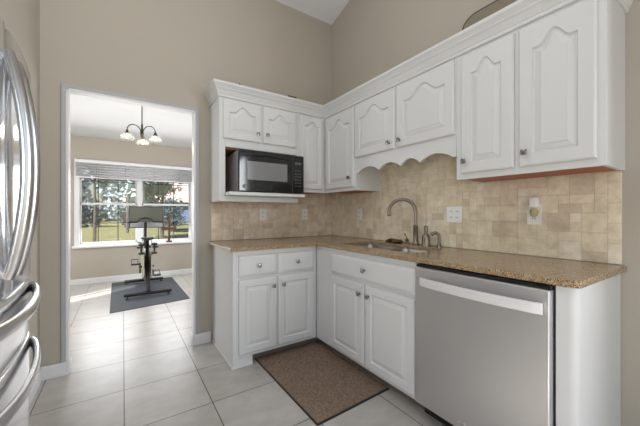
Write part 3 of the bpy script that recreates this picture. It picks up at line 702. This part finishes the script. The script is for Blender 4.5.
# cross on the sill
cr_ = [(-.012, 0), (.012, 0), (.010, .085), (.045, .082), (.062, .072), (.075, .095), (.062, .118), (.045, .108), (.010, .105), (.012, .150), (.024, .162), (0, .185), (-.024, .162), (-.012, .150), (-.010, .105), (-.045, .108), (-.062, .118), (-.075, .095), (-.062, .072), (-.045, .082), (-.010, .085)]
cs = thing('cross', 'carved brown cross standing on the dining window sill', 'cross', (-1.30, YD-.03, WZ0))
sc = 1.75
obj('cross_body', prism(bmesh.new(), [(x*sc, z*sc) for x, z in cr_], lambda u, v, w_: Vector((-1.315+u, YD-.035-w_, WZ0+.030+v*1.38)), -.009, .009), M['crossw'], cs)
obj('base', nbox(-1.365, -1.265, YD-.065, YD-.005, WZ0+.004, WZ0+.031, .004), M['crossw'], cs)

# ---------------------------------------------------------------- chandelier
hxc, hyc = -1.85, 1.22
ch = thing('chandelier', 'three-arm bronze chandelier with clear bell shades in the dining room', 'chandelier', (hxc, hyc, 2.0))
obj('canopy', lathe(bmesh.new(), [(.016, 0), (.015, -.008), (.008, -.02)], (hxc, hyc, 2.44)), M['bronze'], ch, smooth=True)
obj('rod', ntube([(hxc, hyc, 2.415), (hxc, hyc, 2.12)], .006, 10), M['bronze'], ch, smooth=True)
obj('center_column', lathe(bmesh.new(), [(.006, .19), (.011, .17), (.011, .09), (.02, .08), (.022, .065), (.014, .05), (.018, .04), (.016, .025), (.005, .01), (.001, .005)], (hxc, hyc, 2.03)), M['bronze'], ch, smooth=True)
for k in range(3):
    a = R(84+120*k); d = Vector((math.cos(a), math.sin(a), 0)); Rr = .148; c0 = Vector((hxc, hyc, 2.10))
    pts = [c0 + d*.01+Vector((0, 0, -.005))]
    for j in range(11):
        t_ = PI*(1-j/10); pts.append(c0 + d*(Rr/2+.012+Rr/2*math.cos(t_)) + Vector((0, 0, .075*math.sin(t_)+.01)))
    e = c0 + d*(Rr+.012)
    am = obj('arm', ntube(pts, .0055, 8), M['bronze'], ch, smooth=True)
    obj('socket_cup', lathe(bmesh.new(), [(.007, .012), (.012, .005), (.016, -.015), (.027, -.022), (.028, -.032)], e), M['bronze'], am, smooth=True)
    sh = obj('lamp_shade', lathe(bmesh.new(), [(.027, -.028), (.034, -.038), (.052, -.052), (.066, -.070), (.072, -.088), (.064, -.096), (.050, -.1), (.050, -.098), (.062, -.093), (.069, -.087), (.064, -.071), (.050, -.054), (.032, -.040), (.025, -.030)], e, seg=24), M['shade'], am, smooth=True, label='clear glass bell shade')
    obj('bulb', lathe(bmesh.new(), [(.001, -.086), (.014, -.082), (.019, -.068), (.015, -.052), (.009, -.040), (.009, -.032)], e), M['bulb'], am, smooth=True, label='lit bulb')
    pl = bpy.data.lights.new('bulb_light', 'POINT'); pl.energy = 1.6; pl.shadow_soft_size = .03; pl.color = (1, .93, .82)
    po = bpy.data.objects.new('bulb_light', pl); C.objects.link(po); po.location = e + Vector((0, 0, -.115))

# ---------------------------------------------------------------- exercise bike on its mat
obj('bike_mat', prism(bmesh.new(), [(-2.165, 1.425), (-1.27, 1.56), (-1.29, 3.20), (-2.19, 3.25)], lambda u, v, w_: Vector((u, v, w_)), .0004, .006), M['rubber'], label='dark grey rubber mat under the exercise bike', cat='mat')
bk = thing('exercise_bike', 'black and pale frame exercise bike with a big screen at the dining window', 'exercise bike', (-1.70, 2.4, 0))
BX = -1.735
def slim(x0, x1, y, z, r_): return ntube([(x0, y, z), (x1, y, z)], r_, 10)
obj('rear_foot', slim(BX-.29, BX+.29, 1.99, .055, .024), M['black'], bk, smooth=True); obj('front_foot', slim(BX-.28, BX+.28, 2.98, .055, .024), M['black'], bk, smooth=True)
for x in (BX-.25, BX+.25):
    for y in (1.99, 2.98): obj('leveling_foot', lathe(bmesh.new(), [(.022, .0065), (.022, .018), (.008, .022), (.008, .04)], (x, y, 0)), M['black'], bk)
bm = bmesh.new()
tube(bm, [(BX, 1.99, .07), (BX, 2.22, .30), (BX, 2.42, .48)], [.03, .028, .03], 10); tube(bm, [(BX, 2.98, .07), (BX, 2.86, .40), (BX, 2.74, .66)], [.03, .035, .03], 10)
tube(bm, [(BX, 2.36, .36), (BX, 2.62, .52), (BX, 2.76, .60)], .035, 10); tube(bm, [(BX, 2.0, .08), (BX, 2.5, .16), (BX, 2.97, .08)], .025, 10)
obj('frame', bm, M['black'], bk, smooth=True)
obj('seat_post', ntube([(BX, 2.33, .40), (BX, 2.20, .79)], .022, 10), M['black'], bk, smooth=True)
bm = bmesh.new(); L = []
for y, w_, zt in ((2.06, .03, .80), (2.08, .085, .812), (2.14, .095, .816), (2.22, .05, .808), (2.30, .022, .803), (2.33, .010, .795)):
    L.append([bm.verts.new((BX+w_*math.cos(t_), y, zt+.022*math.sin(t_)*(.6+.4*abs(math.cos(t_))))) for t_ in [2*PI*k/14 for k in range(14)]])
for a, c in zip(L, L[1:]):
    for k in range(14): bm.faces.new((a[k], a[(k+1) % 14], c[(k+1) % 14], c[k]))
bm.faces.new(L[0]); bm.faces.new(L[-1][::-1]); obj('saddle', bm, M['black'], bk, smooth=True)
obj('flywheel', lathe(bmesh.new(), [(.02, -.03), (.20, -.012), (.225, -.02), (.235, 0), (.225, .02), (.20, .012), (.02, .03)], (BX, 2.72, .38), 'x', 32), M['grey'], bk, smooth=True)
# pale guards either side of the drive
for s in (-1, 1):
    bm = prism(bmesh.new(), [(2.14, .26), (2.34, .20), (2.62, .30), (2.86, .30), (2.80, .56), (2.46, .60), (2.24, .66), (2.20, .80), (2.15, .80)], lambda u, v, w_: Vector((BX+s*w_, u, v)), .045, .058)
    obj('side_guard', bm, M['lime'], bk, label='pale olive side guard')
obj('crank', ntube([(BX-.085, 2.44, .42), (BX-.085, 2.40, .27)], .012, 8), M['black'], bk, smooth=True)
obj('crank', ntube([(BX+.085, 2.44, .30), (BX+.085, 2.50, .20)], .012, 8), M['black'], bk, smooth=True)
obj('pedal', nbox(BX-.20, BX-.095, 2.36, 2.44, .40, .425, .006), M['black'], bk); obj('toe_cage', ntube([(BX-.19, 2.44, .42), (BX-.19, 2.50, .47), (BX-.11, 2.50, .47), (BX-.11, 2.44, .42)], .006, 6), M['black'], bk)
obj('pedal', nbox(BX+.095, BX+.20, 2.46, 2.54, .19, .215, .006), M['black'], bk); obj('toe_cage', ntube([(BX+.19, 2.54, .21), (BX+.19, 2.60, .26), (BX+.11, 2.60, .26), (BX+.11, 2.54, .21)], .006, 6), M['black'], bk)
obj('crank_axle', ntube([(BX-.1, 2.44, .36), (BX+.1, 2.44, .36)], .016, 8), M['black'], bk, smooth=True)
obj('handlebar_post', ntube([(BX, 2.74, .62), (BX, 2.67, 1.03)], .022, 10), M['black'], bk, smooth=True)
obj('handlebar', ntube([(BX-.235, 2.60, 1.03), (BX-.22, 2.62, 1.035), (BX-.11, 2.66, 1.035), (BX-.075, 2.64, 1.075), (BX, 2.62, 1.10), (BX+.075, 2.64, 1.075), (BX+.11, 2.66, 1.035), (BX+.22, 2.62, 1.035), (BX+.235, 2.60, 1.03)], .015, 10), M['black'], bk, smooth=True)
obj('screen_post', ntube([(BX+.01, 2.74, .64), (BX+.01, 2.765, .80), (BX+.01, 2.80, 1.0), (BX+.02, 2.80, 1.12)], .02, 10), M['red'], bk, smooth=True, label='dark red screen post')
sn = obj('screen_housing', nbox(BX-.225, BX+.270, 2.745, 2.785, .938, 1.287, .010), M['black'], bk)
obj('screen_glass', nbox(BX-.205, BX+.250, 2.741, 2.746, 1.040, 1.270, .001), M['screen'], sn, label='dark glossy screen'); obj('speaker_bar', nbox(BX-.205, BX+.250, 2.741, 2.746, .950, 1.034, .002), M['grey'], sn, label='grey lower bar')
obj('weight_rack', ntube([(BX-.13, 2.12, .68), (BX, 2.20, .68), (BX+.13, 2.12, .68)], .012, 8), M['black'], bk)
for s, side in ((-1, 'left'), (1, 'right')):
    bm = bmesh.new(); cx_ = BX+s*.082; cz = .665
    lathe(bm, [(.0, -.085), (.034, -.080), (.040, -.062), (.034, -.045), (.014, -.040), (.014, .040), (.034, .045), (.040, .062), (.034, .080), (0, .085)], (cx_, 2.098, cz), 'z', 14)
    obj('dumbbell', bm, M['black'], label=f'{side} small black dumbbell in the rack behind the bike saddle', cat='dumbbell', group='dumbbells behind the bike saddle', smooth=True)

# ---------------------------------------------------------------- outdoors beyond the window
struct('ground', nbox(-70, 70, YD+.3, 130, -.75, -.45), M['lawn'])
struct('patio', nbox(-6, 5, YD+.2, 5.1, -.44, -.32), M['concrete'])
def tree(x, y, h, rad, m_, label, seed, trunk=.14, crown_z=.35, n_=1700, lean_=0):
    rnd = random.Random(seed); t_ = thing('tree', label, 'tree', (x, y, -.45), 'trees beyond the dining window')
    bm = bmesh.new(); top = Vector((x+lean_, y, -.45+h*.75)); base = Vector((x, y, -.47))
    tube(bm, [base, base.lerp(top, .35)+Vector((.05, 0, 0)), base.lerp(top, .7), top], [trunk, trunk*.75, trunk*.5, trunk*.2], 9)
    for k in range(6):
        a = rnd.uniform(0, 2*PI); s = base.lerp(top, rnd.uniform(.35, .8)); e = s+Vector((math.cos(a)*rad*.7, math.sin(a)*rad*.7, rnd.uniform(.1, .35)*h)); tube(bm, [s, s.lerp(e, .5)+Vector((0, 0, .1)), e], [trunk*.4, trunk*.25, trunk*.08], 6)
    obj('trunk', bm, M['bark'], t_, smooth=True)
    bm = bmesh.new(); blobs = [(Vector((x+lean_+rnd.uniform(-.6, .6)*rad, y+rnd.uniform(-.6, .6)*rad, -.45+h*rnd.uniform(crown_z+.1, .92))), rad*rnd.uniform(.35, .6)) for _ in range(11)]
    sz = rad*.085
    for k in range(n_):
        c, r_ = blobs[k % len(blobs)]
        d = Vector((rnd.gauss(0, 1), rnd.gauss(0, 1), rnd.gauss(0, 1))).normalized(); p = c+d*r_*rnd.uniform(.55, 1.05)
        u = Vector((rnd.gauss(0, 1), rnd.gauss(0, 1), rnd.gauss(0, 1))).normalized(); v = u.orthogonal().normalized()
        q = sz*rnd.uniform(.6, 1.4); bm.faces.new([bm.verts.new(p+a*u*q+b_*v*q*.6) for a, b_ in ((-1, 0), (0, -1), (1, 0), (0, 1))])
    obj('foliage', bm, m_, t_)
    return t_
tree(-3.3, 17, 7.0, 2.3, M['leafC'], 'grey-green tree seen through the left panes of the dining window', 3, .09, .36, 4500)
tree(-1.7, 27, 9.5, 3.7, M['leafC'], 'large pale tree beyond the middle of the dining window', 4, .13, .36, 5500)
tree(.0, 18, 6.5, 1.2, M['leafB'], 'pale green tree seen through the right sash of the dining window', 5, .12, .3)
for k, (x, y, h, r_, mm, lb) in enumerate([(-6.2, 42, 4.3, 2.2, 'leafA', 'dark bushy tree at the far lawn edge, left of the bike screen'),
        (-1.0, 39, 4.0, 2.1, 'leafA', 'dark bushy tree at the far lawn edge, behind the bike screen'), (3.6, 44, 3.6, 1.9, 'leafA', 'dark bushy tree in front of the neighboring house')]):
    tree(x, y, h, r_, M[mm], lb, 20+k, .18, -.1, 2200)
tree(-10.5, 72, 13, 6.0, M['leafC'], 'tall pale tree farthest away behind the left sash of the window', 41, .3, 0, 3500)
tree(-1.5, 76, 13, 6.0, M['leafC'], 'tall pale tree farthest away behind the middle of the window', 42, .3, 0, 3500)
hs = thing('house', 'neighboring house with pale pinkish roof beyond the lawn', 'house', (8, 56, -.45), None)
obj('wall', nbox(2.5, 15, 52, 60, -.45, 3.2), M['housewall'], hs, label='dusky blue siding')
obj('roof', prism(bmesh.new(), [(51.2, 3.1), (60.8, 3.1), (56, 6.6)], lambda u, v, w_: Vector((w_, u, v)), 1.9, 15.6), M['houseroof'], hs)
for x in (4.0, 7.5, 11.0):
    wn = obj('window', nbox(x, x+1.3, 51.94, 52.02, .6, 2.0), M['trim'], hs); obj('pane', nbox(x+.1, x+1.2, 51.92, 51.95, .7, 1.9), M['black'], wn)
